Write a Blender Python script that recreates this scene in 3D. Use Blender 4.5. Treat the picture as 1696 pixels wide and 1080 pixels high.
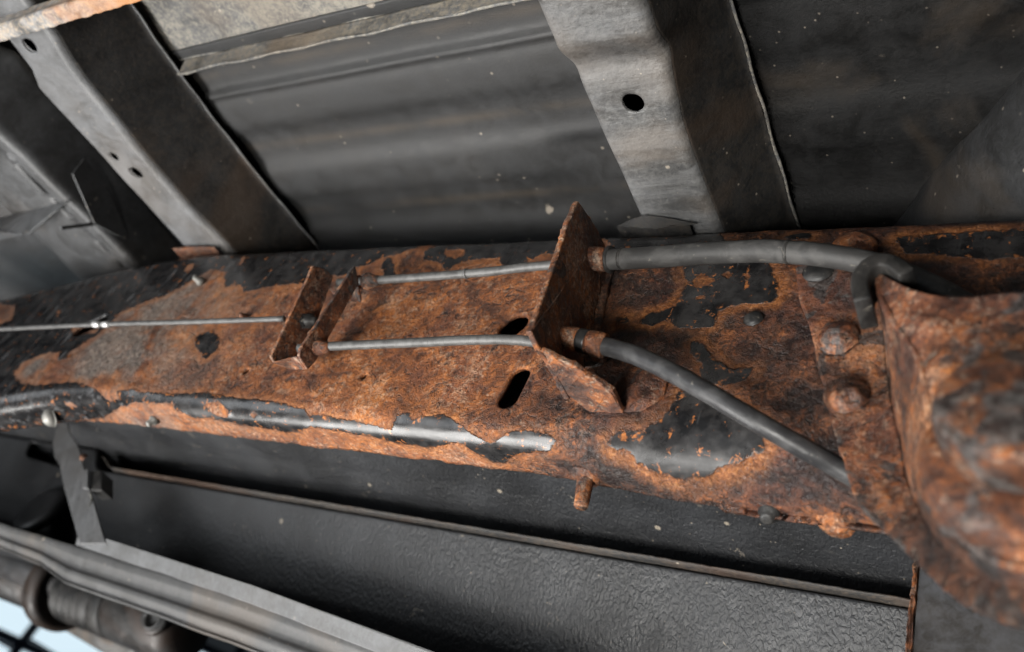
import bpy, bmesh, math, random
import numpy as np
from mathutils import Vector, Matrix, noise

# ------------------------------------------------------------------ camera, world, light
for o in list(bpy.data.objects): bpy.data.objects.remove(o)
SC = bpy.context.scene
COL = SC.collection
CAM_AXES = ((0.82437, 0.01390, -0.56588), (0.40242, 0.68865, 0.60317), (0.39808, -0.72496, 0.56211))
CAM_POS = (0.35085, -0.37396, -0.34851)
cd = bpy.data.cameras.new('camera'); cam = bpy.data.objects.new('camera', cd); COL.objects.link(cam)
m = Matrix.Identity(4)
for i in range(3):
    m[i][0] = CAM_AXES[i][0]; m[i][1] = -CAM_AXES[i][1]; m[i][2] = -CAM_AXES[i][2]; m[i][3] = CAM_POS[i]
cam.matrix_world = m
cd.sensor_width = 36; cd.lens = 36 * 1585 / 1696; cd.clip_start = .01; cd.clip_end = 200
cd.dof.use_dof = True; cd.dof.focus_distance = .575; cd.dof.aperture_fstop = 6.3
SC.camera = cam

w = bpy.data.worlds.new('World'); SC.world = w; w.use_nodes = True
bg = w.node_tree.nodes['Background']; bg.inputs[0].default_value = (.75, .88, 1, 1); bg.inputs[1].default_value = .02

def area(name, loc, target, size, power, color, sy=None, spread=180):
    l = bpy.data.lights.new(name, 'AREA'); l.energy = power; l.color = color
    l.shape = 'RECTANGLE'; l.size = size; l.size_y = sy or size; l.spread = math.radians(spread)
    o = bpy.data.objects.new(name, l); COL.objects.link(o); o.location = loc
    o.rotation_euler = (Vector(target) - Vector(loc)).to_track_quat('-Z', 'Y').to_euler()
area('workshop_light', (-.80, -.26, -1.15), (-.32, .02, .0), 1.1, 15.5, (1, .98, .95), .5, 95)
area('doorway_light', (-1.5, -1.5, -.75), (-.25, 0, 0), 1.2, 8.2, (.92, .96, 1), 1.0, 120)
area('bracket_fill_light', (.20, -.75, -1.1), (.09, 0, -.06), .5, 2.8, (1, .97, .92), .4, 45)  # added fill lamp, brightens the right-facing sides of bracket and hanger
SC.cycles.max_bounces = 4; SC.cycles.diffuse_bounces = 3; SC.cycles.glossy_bounces = 2; SC.cycles.transmission_bounces = 0
SC.cycles.use_adaptive_sampling = True; SC.cycles.adaptive_threshold = .03
SC.view_settings.view_transform = 'Standard'; SC.view_settings.look = 'None'
SC.view_settings.exposure = 0; SC.view_settings.gamma = 1

# ------------------------------------------------------------------ measured points (metres)
D = {
'cmR_left': [(0.0584,-0.1473,0.1),(0.0568,-0.1272,0.1),(0.0569,-0.0992,0.1),(0.0582,-0.0624,0.1),(0.0588,-0.0071,0.1)],
'cmR_right': [(0.1169,-0.1364,0.1),(0.1123,-0.1118,0.1),(0.1069,-0.0746,0.1),(0.1058,-0.0334,0.1),(0.1076,0.0015,0.1)],
'cmR_hole': [(0.085,-0.0917,0.1),(0.0923,-0.0906,0.1),(0.0829,-0.0858,0.1)],
'cmL_left': [(-0.438,-0.2264,0.1),(-0.4394,-0.1992,0.1),(-0.4504,-0.1827,0.1),(-0.4481,-0.1604,0.1),(-0.4437,-0.1233,0.1),(-0.4401,-0.0852,0.1),(-0.4355,-0.0458,0.1),(-0.4311,0.0025,0.1)],
'cmL_right': [(-0.382,-0.2209,0.1),(-0.3884,-0.1967,0.1),(-0.3913,-0.1797,0.1),(-0.3897,-0.1523,0.1),(-0.3901,-0.1131,0.1),(-0.3888,-0.0741,0.1),(-0.3855,-0.0422,0.1),(-0.3737,0.0028,0.1)],
'cmL_flange': [(-0.3492,-0.1995,0.16),(-0.3513,-0.1654,0.16),(-0.35,-0.1066,0.16),(-0.3453,-0.0316,0.16),(-0.335,0.0555,0.16)],
'cmL_holes': [(-0.4156,-0.2196,0.1),(-0.4258,-0.1065,0.1),(-0.413,-0.0874,0.1)],
'lip_bottom': [(-0.3446,-0.1392,0.15),(-0.1573,-0.1448,0.15),(0.0188,-0.143,0.15)],
'lip_top': [(-0.3465,-0.1464,0.163),(-0.1615,-0.1517,0.163),(-0.053,-0.1496,0.163)],
'bar': [(-0.4274,-0.2319,0.085),(-0.4089,-0.232,0.085),(-0.2349,-0.2325,0.085),(-0.4115,-0.2434,0.085),(-0.2757,-0.2407,0.085)],
'arch': [(0.2098,0.053,0.15),(0.2313,0.0264,0.15),(0.2508,0.003,0.15),(0.2688,-0.0194,0.15),(0.2841,-0.0385,0.15),(0.3034,-0.0616,0.15)],
'hdr_L': [(-0.5524,-0.1921,0.09),(-0.5469,-0.1508,0.09),(-0.5368,-0.1236,0.09),(-0.5297,-0.072,0.09),(-0.5225,-0.0405,0.09),(-0.4818,0.004,0.09)],
'hdr_top': [(-0.558,-0.2461,0.15),(-0.5462,-0.2091,0.15),(-0.5298,-0.1978,0.15),(-0.5325,-0.1637,0.15),(-0.5271,-0.1174,0.15),(-0.5236,-0.0572,0.15),(-0.5224,0.0487,0.15)],
'gusset': [(-0.519,-0.0937,0.1255),(-0.519,-0.091,0.1049),(-0.519,-0.0431,0.0877),(-0.519,-0.0028,0.104),(-0.519,-0.0527,0.1219)],
'gusset_lip': [(-0.526,-0.0616,0.0629),(-0.526,-0.0413,0.0921),(-0.526,-0.0384,0.09),(-0.526,-0.0588,0.0609)],
'pocket': [(-0.7128,-0.0566,0.088),(-0.5273,-0.072,0.088),(-0.5818,-0.0572,0.06),(-0.6632,-0.0641,0.06)],
'pocket2': [(-0.6576,-0.0679,0.06),(-0.5901,-0.0576,0.06),(-0.6792,-0.0412,0.075),(-0.724,-0.0363,0.075)],
'cabpan': [(-0.7924,-0.0031,0.12),(-0.7013,-0.0124,0.12),(-0.6346,-0.0175,0.12),(-0.5039,0.0109,0.12),(-0.9179,0.0872,0.12),(-0.6669,0.0495,0.12)],
'eqA': [(-0.155,-0.0491,0.0099),(-0.155,-0.0329,-0.0626),(-0.155,-0.028,-0.0638),(-0.155,-0.0123,-0.0565),(-0.155,-0.0071,-0.0497),(-0.155,-0.03,0.0185),(-0.155,-0.0391,0.0166)],
'eqB': [(-0.122,-0.0435,0.0148),(-0.122,-0.0402,-0.0614),(-0.122,-0.0376,-0.0655),(-0.122,-0.0259,-0.0668),(-0.122,-0.0244,-0.059),(-0.122,-0.0317,0.0087),(-0.122,-0.0399,0.0136)],
'cable_left': [(-0.5996,-0.03,-0.0456),(-0.5371,-0.03,-0.0426),(-0.3844,-0.03,-0.0338),(-0.2695,-0.03,-0.0292),(-0.1717,-0.03,-0.0246)],
'wire_up': [(-0.146,-0.028,0.0141),(-0.1228,-0.028,0.0149),(-0.0689,-0.028,0.0181),(-0.0197,-0.028,0.0215),(0.0118,-0.028,0.0252),(0.038,-0.028,0.0271)],
'wire_lo': [(-0.1357,-0.03,-0.052),(-0.1012,-0.03,-0.0486),(-0.0414,-0.03,-0.0439),(0.0039,-0.03,-0.04),(0.0344,-0.03,-0.0391),(0.0689,-0.03,-0.0422)],
'sheath_up': [(0.0553,-0.022,0.0373),(0.0661,-0.022,0.0369),(0.1023,-0.022,0.0381),(0.1329,-0.023,0.0389),(0.1621,-0.024,0.0381),(0.1903,-0.025,0.0338),(0.2157,-0.022,0.0304),(0.2331,-0.016,0.0289),(0.2574,-0.012,0.0168),(0.2811,-0.012,-0.0021)],
'sheath_lo': [(0.0743,-0.026,-0.0355),(0.0928,-0.026,-0.0381),(0.1143,-0.027,-0.0449),(0.1391,-0.027,-0.0556),(0.1658,-0.026,-0.0687),(0.1916,-0.02,-0.0795),(0.2106,-0.01,-0.0841),(0.2243,0.0,-0.0859),(0.2346,0.006,-0.0885),(0.2424,0.01,-0.091)],
'guide': [(0.0513,-0.0567,0.0533),(0.0555,-0.06,0.0325),(0.0651,-0.0617,-0.0153),(0.0739,-0.064,-0.0594),(0.0747,-0.0649,-0.0637),(0.0751,-0.0516,-0.0653),(0.0746,-0.0411,-0.0628),(0.0748,-0.0093,-0.0639),(0.0642,0.0197,-0.0108),(0.06,0.0119,0.0098),(0.0521,0.0062,0.0496),(0.0496,-0.0124,0.0619),(0.05,-0.0314,0.0598)],
'guide_flange': [(0.0751,-0.0516,-0.0653),(0.081,-0.0476,-0.0658),(0.0929,-0.0396,-0.0666),(0.1087,-0.0233,-0.0676),(0.107,-0.003,-0.0669),(0.0837,0.0001,-0.0646),(0.075,-0.0096,-0.0641),(0.0744,-0.0354,-0.0648)],
'hgA': [(0.1769,-0.012,0.0434),(0.1848,-0.012,0.0192),(0.1926,-0.012,0.0011),(0.2002,-0.012,-0.0161),(0.2104,-0.012,-0.0421),(0.2198,-0.012,-0.0661),(0.2304,-0.013,-0.0904),(0.2414,-0.014,-0.1126),(0.2562,-0.019,-0.1289),(0.2696,-0.025,-0.1424),(0.285,-0.04,-0.1625),(0.2999,-0.055,-0.1765),(0.3211,-0.07,-0.1886)],
'hgB': [(0.2184,-0.013,0.0408),(0.2279,-0.013,0.0134),(0.2319,-0.013,0.0005),(0.2361,-0.013,-0.016),(0.2418,-0.013,-0.0393),(0.2474,-0.013,-0.0602),(0.2539,-0.013,-0.0811),(0.2611,-0.017,-0.1026),(0.2699,-0.025,-0.1221),(0.2791,-0.035,-0.1385),(0.2908,-0.047,-0.1545),(0.3027,-0.058,-0.1663),(0.3201,-0.07,-0.1757)],
'hgC': [(0.2361,-0.05,-0.0084),(0.2411,-0.052,-0.0238),(0.2474,-0.054,-0.0388),(0.2544,-0.056,-0.0501),(0.2621,-0.058,-0.0633),(0.2677,-0.058,-0.0755),(0.2727,-0.058,-0.0958),(0.2774,-0.06,-0.1147),(0.282,-0.062,-0.1324),(0.2877,-0.064,-0.1461),(0.2962,-0.067,-0.1578),(0.3055,-0.07,-0.1652),(0.3202,-0.077,-0.1714)],
'hgM': [(0.2605,-0.062,-0.0329),(0.263,-0.062,-0.0413),(0.2657,-0.063,-0.0512),(0.2696,-0.063,-0.0615),(0.2749,-0.064,-0.0739),(0.2786,-0.064,-0.0849),(0.2827,-0.064,-0.0999),(0.2864,-0.066,-0.1184),(0.2904,-0.068,-0.133),(0.2956,-0.07,-0.1453),(0.303,-0.073,-0.1559),(0.3102,-0.076,-0.1636),(0.321,-0.08,-0.1688)],
'hgN': [(0.2805,-0.064,-0.0376),(0.2832,-0.065,-0.0495),(0.2857,-0.066,-0.0606),(0.289,-0.066,-0.0703),(0.2922,-0.066,-0.0796),(0.2952,-0.066,-0.0887),(0.2985,-0.066,-0.1002),(0.301,-0.067,-0.1149),(0.3035,-0.07,-0.1276),(0.3067,-0.072,-0.1389),(0.3115,-0.075,-0.15),(0.3159,-0.078,-0.1583),(0.3217,-0.082,-0.1656)],
'hgD': [(0.3203,-0.07,-0.0408),(0.3211,-0.07,-0.054),(0.3217,-0.07,-0.0635),(0.3222,-0.07,-0.0727),(0.3227,-0.07,-0.0816),(0.3232,-0.07,-0.0902),(0.3239,-0.07,-0.1014),(0.3247,-0.07,-0.1148),(0.3254,-0.072,-0.1265),(0.3262,-0.075,-0.1384),(0.327,-0.078,-0.1498),(0.3276,-0.08,-0.1578),(0.3282,-0.084,-0.1658)],
'hg_cup': [(0.3116,-0.074,-0.1265),(0.2852,-0.08,-0.1346)],
'hg_disc': [(0.3105,-0.101,-0.1207),(0.2864,-0.1,-0.1183)],
'rivets': [(0.2138,-0.013,-0.0179),(0.2254,-0.013,-0.0543),(0.193,-0.013,0.0322)],
'hook': [(0.2369,-0.055,-0.0345),(0.233,-0.055,-0.0224),(0.2342,-0.055,-0.0127),(0.2393,-0.055,-0.008),(0.2462,-0.055,-0.0102),(0.253,-0.055,-0.0172)],
'webpts': [(-0.3548,0.0,0.0463),(-0.2626,0.0,0.003),(-0.2824,0.0,-0.0254),(0.1602,0.0,0.0072),(0.0778,0.0,0.006),(0.2083,0.0,0.0659),(0.1041,0.0,-0.0491),(-0.2184,0.0,-0.0509),(-0.0971,0.0,-0.0492),(0.0015,0.0,-0.001),(0.0249,0.0,-0.0498),(0.0248,0.0,-0.0631),(0.0264,0.0,-0.0361),(-0.4647,0.0,-0.0089)],
'botpts': [(-0.3116,0.0305,-0.087),(0.0778,0.0262,-0.087),(0.1851,0.0159,-0.087),(0.2183,0.01,-0.087),(-0.4788,0.0386,-0.087)],
'peg': [(0.0812,0.0228,-0.087)],
'peg2': [(0.085,0.0243,-0.11),(0.0962,0.0076,-0.12)],
'strap_l': [(-0.652,0.13,-0.0349),(-0.6406,0.13,-0.0464),(-0.628,0.13,-0.0607),(-0.6062,0.13,-0.0759),(-0.5859,0.13,-0.0844),(-0.5499,0.13,-0.1083),(-0.4858,0.13,-0.1464),(-0.4648,0.13,-0.1587)],
'strap_r': [(-0.6318,0.13,-0.0331),(-0.6166,0.13,-0.0441),(-0.5865,0.13,-0.0564),(-0.5632,0.13,-0.071),(-0.5486,0.13,-0.08),(-0.5119,0.13,-0.1032),(-0.4504,0.13,-0.1408),(-0.4305,0.13,-0.153)],
'strap_block': [(-0.5275,0.128,-0.0864),(-0.5103,0.128,-0.0842),(-0.4882,0.128,-0.1043),(-0.5048,0.128,-0.1066)],
'pan_top': [(-0.7128,0.16,-0.1461),(-0.6625,0.16,-0.1462),(-0.5118,0.16,-0.1505),(-0.2709,0.16,-0.1561),(-0.0721,0.16,-0.1679),(0.0301,0.16,-0.1745)],
'pan_sheet': [(-0.5198,0.155,-0.1366),(-0.2584,0.155,-0.1482),(-0.0615,0.155,-0.1626),(0.0307,0.155,-0.1708)],
'pan_bot': [(-0.6987,0.17,-0.1666),(-0.6483,0.17,-0.1672),(-0.5729,0.17,-0.172),(-0.5177,0.17,-0.1822),(-0.3724,0.17,-0.1861),(-0.228,0.17,-0.1923),(-0.1162,0.17,-0.1974)],
'shaft': [(-1.157,0.4,-0.105),(-0.9436,0.4,-0.1133),(-0.8393,0.4,-0.1261),(-0.7313,0.4,-0.1265),(-0.572,0.4,-0.1318)],
'ctube': [(-1.1919,0.36,-0.1153),(-1.0097,0.36,-0.1188),(-0.8935,0.37,-0.1224),(-0.8382,0.39,-0.1228)],
'pipe': [(-1.2919,0.5,-0.0871),(-1.0837,0.5,-0.1046),(-0.902,0.5,-0.1234),(-0.7461,0.5,-0.1395)],
'slot': [(-0.7627,0.165,-0.0513),(-0.6542,0.165,-0.0623),(-0.7331,0.165,-0.069),(-0.6048,0.165,-0.1227),(-0.5763,0.165,-0.1185),(-0.6361,0.165,-0.1274),(-0.6327,0.165,-0.0998)],
'endplate': [(0.2366,0.12,-0.0577),(0.2454,0.12,-0.1152),(0.2966,0.12,-0.0472)],
'pad': [(0.0399,0.0,0.0923),(0.0498,0.0,0.1052),(0.0691,0.0,0.108),(0.0934,0.0,0.0935)],
'paint': [[(-0.126,0.228),(-0.102,0.23),(-0.08,0.232),(-0.046,0.2364),(-0.05,0.2465),(-0.07,0.2436),(-0.09,0.2404),(-0.126,0.2388)],[(-0.328,0.2224),(-0.268,0.2196),(-0.266,0.2284),(-0.322,0.23)],[(-0.95,0.0606),(-0.672,0.0599),(-0.538,0.0606),(-0.468,0.0596),(-0.396,0.0584),(-0.276,0.0578),(-0.238,0.0581),(-0.214,0.0817),(-0.21,0.0907),(-0.226,0.0998),(-0.256,0.1016),(-0.28,0.1071),(-0.29,0.1089),(-0.3,0.0998),(-0.318,0.1034),(-0.336,0.0835),(-0.358,0.0799),(-0.366,0.0889),(-0.39,0.1089),(-0.41,0.1179),(-0.438,0.1288),(-0.44,0.1415),(-0.442,0.1542),(-0.452,0.1814),(-0.466,0.1832),(-0.474,0.1723),(-0.498,0.1687),(-0.524,0.1759),(-0.518,0.1923),(-0.492,0.2086),(-0.466,0.214),(-0.414,0.2144),(-0.38,0.2224),(-0.37,0.2292),(-0.358,0.2352),(-0.324,0.2232),(-0.32,0.2288),(-0.346,0.238),(-0.382,0.2525),(-0.454,0.258),(-0.488,0.258),(-0.95,0.258)],[(-0.244,0.0571),(-0.206,0.0574),(-0.136,0.0574),(-0.13,0.0628),(-0.146,0.0708),(-0.16,0.0744),(-0.166,0.0799),(-0.18,0.0835),(-0.182,0.0926),(-0.214,0.0907)],[(-0.15,0.0763),(-0.14,0.0835),(-0.134,0.0944),(-0.14,0.0962),(-0.15,0.0835)],[(-0.116,0.069),(-0.106,0.0565),(-0.076,0.0568),(0.0,0.0584),(0.028,0.0578),(0.034,0.0781),(0.006,0.0763),(-0.008,0.0744),(-0.016,0.0817),(-0.022,0.0907),(-0.032,0.0889),(-0.042,0.0781),(-0.062,0.0781),(-0.08,0.0835),(-0.084,0.0889),(-0.1,0.0781),(-0.112,0.0781)],[(0.034,0.0574),(0.116,0.0574),(0.122,0.0708),(0.092,0.0708),(0.048,0.0726)],[(0.162,0.069),(0.17,0.0668),(0.176,0.0684),(0.168,0.0708)],[(0.104,0.0944),(0.12,0.0853),(0.154,0.0907),(0.162,0.1053),(0.168,0.1234),(0.166,0.1288),(0.15,0.1288),(0.136,0.1361),(0.136,0.1488),(0.122,0.1488),(0.114,0.1469),(0.106,0.1397),(0.1,0.1451),(0.092,0.1415),(0.094,0.1361),(0.11,0.1324),(0.11,0.1252),(0.112,0.1107)],[(0.13,0.1633),(0.136,0.1669),(0.146,0.1796),(0.158,0.1868),(0.168,0.185),(0.166,0.1923),(0.154,0.1977),(0.144,0.1941),(0.14,0.185),(0.14,0.1796),(0.132,0.1723)],[(0.074,0.1379),(0.08,0.1379),(0.082,0.1415),(0.076,0.1415)],[(0.134,0.2031),(0.16,0.2122),(0.182,0.2212),(0.184,0.2252),(0.17,0.2292),(0.162,0.2316),(0.152,0.2348),(0.138,0.2364),(0.128,0.2356),(0.118,0.2324),(0.112,0.2296),(0.1,0.2284),(0.104,0.2252),(0.118,0.2252),(0.124,0.222),(0.13,0.2176),(0.134,0.2104)],[(-0.05,0.222),(-0.042,0.2196),(-0.038,0.226),(-0.03,0.22),(-0.014,0.2184),(0.0,0.2252),(0.01,0.2324),(0.022,0.2388),(0.04,0.2264),(0.052,0.2264),(0.066,0.2292),(0.062,0.2344),(0.046,0.2416),(0.024,0.2511),(0.016,0.2514),(0.008,0.2472),(0.002,0.2392),(-0.008,0.2384),(-0.016,0.2428),(-0.03,0.247),(-0.05,0.2465),(-0.07,0.2424),(-0.09,0.238),(-0.096,0.2352),(-0.08,0.2344),(-0.054,0.2372)],[(-0.272,0.2204),(-0.242,0.2156),(-0.214,0.2188),(-0.168,0.2196),(-0.134,0.2248),(-0.124,0.2348),(-0.146,0.2473),(-0.18,0.246),(-0.206,0.2452),(-0.234,0.24),(-0.256,0.2424),(-0.274,0.2332)],[(-0.304,0.1614),(-0.292,0.1542),(-0.276,0.1614),(-0.268,0.1723),(-0.272,0.1814),(-0.294,0.1705)],[(0.226,0.0744),(0.248,0.0726),(0.272,0.0726),(0.294,0.0708),(0.296,0.0907),(0.274,0.0944),(0.25,0.0889),(0.232,0.0853)],[(-0.35,0.2228),(-0.324,0.2196),(-0.318,0.2284),(-0.34,0.2344)]],
'rustspots': [[(-0.384,0.0581),(-0.276,0.0578),(-0.192,0.0571),(-0.128,0.0574),(-0.002,0.0571),(0.028,0.0578),(0.028,0.0581),(-0.002,0.0568),(-0.128,0.0574),(-0.192,0.0571),(-0.276,0.0581),(-0.352,0.0574)],[(-0.69,0.0606),(-0.626,0.0799),(-0.608,0.1053),(-0.638,0.1107)],[(-0.396,0.0817),(-0.398,0.0726),(-0.388,0.0708),(-0.384,0.0817),(-0.392,0.0853)],[(-0.326,0.0781),(-0.33,0.0646),(-0.324,0.0643),(-0.318,0.0781)],[(0.112,0.1053),(0.118,0.0998),(0.13,0.1071),(0.126,0.1161),(0.114,0.1143)],[(0.13,0.1034),(0.132,0.0962),(0.138,0.1034),(0.136,0.1107)],[(0.142,0.1053),(0.146,0.0998),(0.15,0.1053),(0.148,0.1143)],[(0.118,0.1216),(0.126,0.1216),(0.128,0.1252),(0.12,0.127)],[(-0.242,0.2264),(-0.226,0.22),(-0.208,0.2308),(-0.214,0.2408),(-0.23,0.2392)],[(-0.192,0.2328),(-0.184,0.2292),(-0.178,0.2328),(-0.186,0.238)],[(-0.492,0.1433),(-0.49,0.1379),(-0.448,0.1488),(-0.444,0.156),(-0.472,0.156)],[(-0.426,0.2384),(-0.414,0.2352),(-0.408,0.244),(-0.42,0.2478)],[(-0.532,0.258),(-0.5,0.258),(-0.462,0.258),(-0.41,0.2565),(-0.368,0.2517),(-0.378,0.2577),(-0.462,0.258),(-0.534,0.258)],[(-0.542,0.1107),(-0.542,0.1053),(-0.532,0.1143)],[(-0.494,0.2541),(-0.47,0.2535),(-0.474,0.2564),(-0.494,0.2571)],[(-0.462,0.1777),(-0.448,0.1596),(-0.438,0.1578),(-0.44,0.1687),(-0.45,0.1832)],[(-0.146,0.0578),(-0.134,0.0574),(-0.134,0.0574),(-0.148,0.0543)],[(-0.1,0.0668),(-0.08,0.0665),(-0.074,0.0763),(-0.084,0.0799),(-0.096,0.0744)]],
'bolt_left': [(-0.452,0.2523)],
'holes': [(0.026,0.2013),(0.026,0.1832),(-0.004,0.1451),(0.006,0.1415),(-0.464,0.1433),(-0.216,0.1923),(-0.098,0.1904)],
}
def sstep(x,a,b):
    u=np.clip((x-a)/(b-a),0,1); return u*u*(3-2*u)

V3 = Vector
random.seed(7)

# ------------------------------------------------------------------ materials
class N:
    def __init__(s, name):
        s.m = bpy.data.materials.new(name); s.m.use_nodes = True; s.t = s.m.node_tree; s.n = s.t.nodes
        s.b = s.n['Principled BSDF']; s.pos = s.n.new('ShaderNodeNewGeometry').outputs['Position']
    def lk(s, a, b):
        if isinstance(a, (int, float)): b.default_value = a
        elif isinstance(a, tuple): b.default_value = (*a, 1) if len(a) == 3 else a
        else: s.t.links.new(a, b)
    def stretch(s, sc, rot=(0, 0, 0)):
        q = s.n.new('ShaderNodeMapping'); s.lk(s.pos, q.inputs[0]); q.inputs['Scale'].default_value = sc; q.inputs['Rotation'].default_value = rot
        return q.outputs[0]
    def noise(s, scale, detail=6, rough=.6, dist=0, v=None, out='Fac'):
        q = s.n.new('ShaderNodeTexNoise'); s.lk(v or s.pos, q.inputs['Vector'])
        q.inputs['Scale'].default_value = scale; q.inputs['Detail'].default_value = detail
        q.inputs['Roughness'].default_value = rough; q.inputs['Distortion'].default_value = dist
        return q.outputs[out]
    def vor(s, scale, v=None, feature='F1', rnd=1, out='Distance'):
        q = s.n.new('ShaderNodeTexVoronoi'); s.lk(v or s.pos, q.inputs['Vector']); q.feature = feature
        q.inputs['Scale'].default_value = scale; q.inputs['Randomness'].default_value = rnd
        return q.outputs if out is None else q.outputs[out]
    def ramp(s, f, *st):
        q = s.n.new('ShaderNodeValToRGB'); s.lk(f, q.inputs[0]); e = q.color_ramp.elements
        while len(e) < len(st): e.new(.5)
        for el, (p, c) in zip(e, st):
            el.position = p; el.color = (c, c, c, 1) if isinstance(c, (int, float)) else (*c, 1)
        return q.outputs[0]
    def ss(s, f, a, b, lo=0., hi=1.):
        q = s.n.new('ShaderNodeMapRange'); q.interpolation_type = 'SMOOTHSTEP'; s.lk(f, q.inputs[0])
        for i, x in enumerate((a, b, lo, hi)): q.inputs[i + 1].default_value = x
        return q.outputs[0]
    def ma(s, op, a, b=0.):
        q = s.n.new('ShaderNodeMath'); q.operation = op; s.lk(a, q.inputs[0]); s.lk(b, q.inputs[1]); return q.outputs[0]
    def mix(s, f, a, b, mode='MIX'):
        q = s.n.new('ShaderNodeMix'); q.data_type = 'RGBA'; q.blend_type = mode
        s.lk(f, q.inputs[0]); s.lk(a, q.inputs[6]); s.lk(b, q.inputs[7]); return q.outputs[2]
    def axis(s, k):
        q = s.n.new('ShaderNodeSeparateXYZ'); s.lk(s.pos, q.inputs[0]); return q.outputs[k]
    def attr(s, name):
        q = s.n.new('ShaderNodeAttribute'); q.attribute_name = name; return q.outputs['Fac']
    def bump(s, h, dist=.001, strength=1., prev=None):
        q = s.n.new('ShaderNodeBump'); s.lk(h, q.inputs['Height']); q.inputs['Distance'].default_value = dist
        q.inputs['Strength'].default_value = strength
        if prev is not None: s.lk(prev, q.inputs['Normal'])
        return q.outputs[0]
    def done(s, col, rough, nrm=None, metal=0., spec=.5):
        s.lk(col, s.b.inputs['Base Color']); s.lk(rough, s.b.inputs['Roughness']); s.lk(metal, s.b.inputs['Metallic'])
        s.b.inputs['Specular IOR Level'].default_value = spec
        if nrm is not None: s.lk(nrm, s.b.inputs['Normal'])
        return s.m

def rust(s, dark=0., tan=.5, wet=0.):
    """colour, roughness and height (metres) of scaly rust; dark and tan may be sockets"""
    big = s.noise(24, 3, .6, .4); mid = s.noise(110, 4, .68, .5); fine = s.noise(400, 4, .78, .9)
    low = s.noise(8.5, 2, .5, .3)
    fe = s.ma('ADD', .5, s.ma('MULTIPLY', s.ma('SUBTRACT', fine, .5), s.ss(big, .36, .62, .35, 1.15)))
    f = s.ma('ADD', s.ma('ADD', s.ma('MULTIPLY', big, .28), s.ma('MULTIPLY', low, .14)), s.ma('ADD', s.ma('MULTIPLY', mid, .26), s.ma('MULTIPLY', fe, .32)))
    f = s.ma('SUBTRACT', f, s.ma('ADD', s.ma('MULTIPLY', dark, .06), .028))
    c = s.ramp(f, (.385, (.014, .009, .008)), (.44, (.065, .026, .014)), (.49, (.175, .058, .018)), (.545, (.30, .100, .024)), (.60, (.40, .160, .048)), (.66, (.48, .27, .13)))
    red = s.ss(s.noise(17, 3, .55, .5), .48, .64)
    c = s.mix(s.ma('MULTIPLY', red, .65), c, s.ramp(f, (.40, (.014, .008, .008)), (.485, (.075, .026, .016)), (.55, (.165, .056, .026)), (.65, (.34, .155, .078))))
    t = s.ss(s.ma('ADD', s.ma('MULTIPLY', s.noise(230, 4, .72, .8), .62), s.ma('MULTIPLY', big, .38)), .5, .585)
    c = s.mix(s.ma('MULTIPLY', t, tan), c, s.ramp(fine, (.36, (.060, .052, .044)), (.5, (.20, .165, .125)), (.64, (.50, .43, .34))))
    pit = s.ss(s.noise(58, 5, .75, .7), .56, .65)
    c = s.mix(s.ma('MULTIPLY', pit, .8), c, s.ramp(fine, (.4, (.010, .008, .008)), (.65, (.060, .036, .026))))
    h = s.ma('ADD', s.ma('MULTIPLY', mid, 1.2), s.ma('ADD', s.ma('MULTIPLY', fine, .8), s.ma('MULTIPLY', pit, -.35)))
    r = s.ss(mid, .38, .62, .50 - .24 * wet, .78 - .3 * wet)
    return c, r, h

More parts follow.
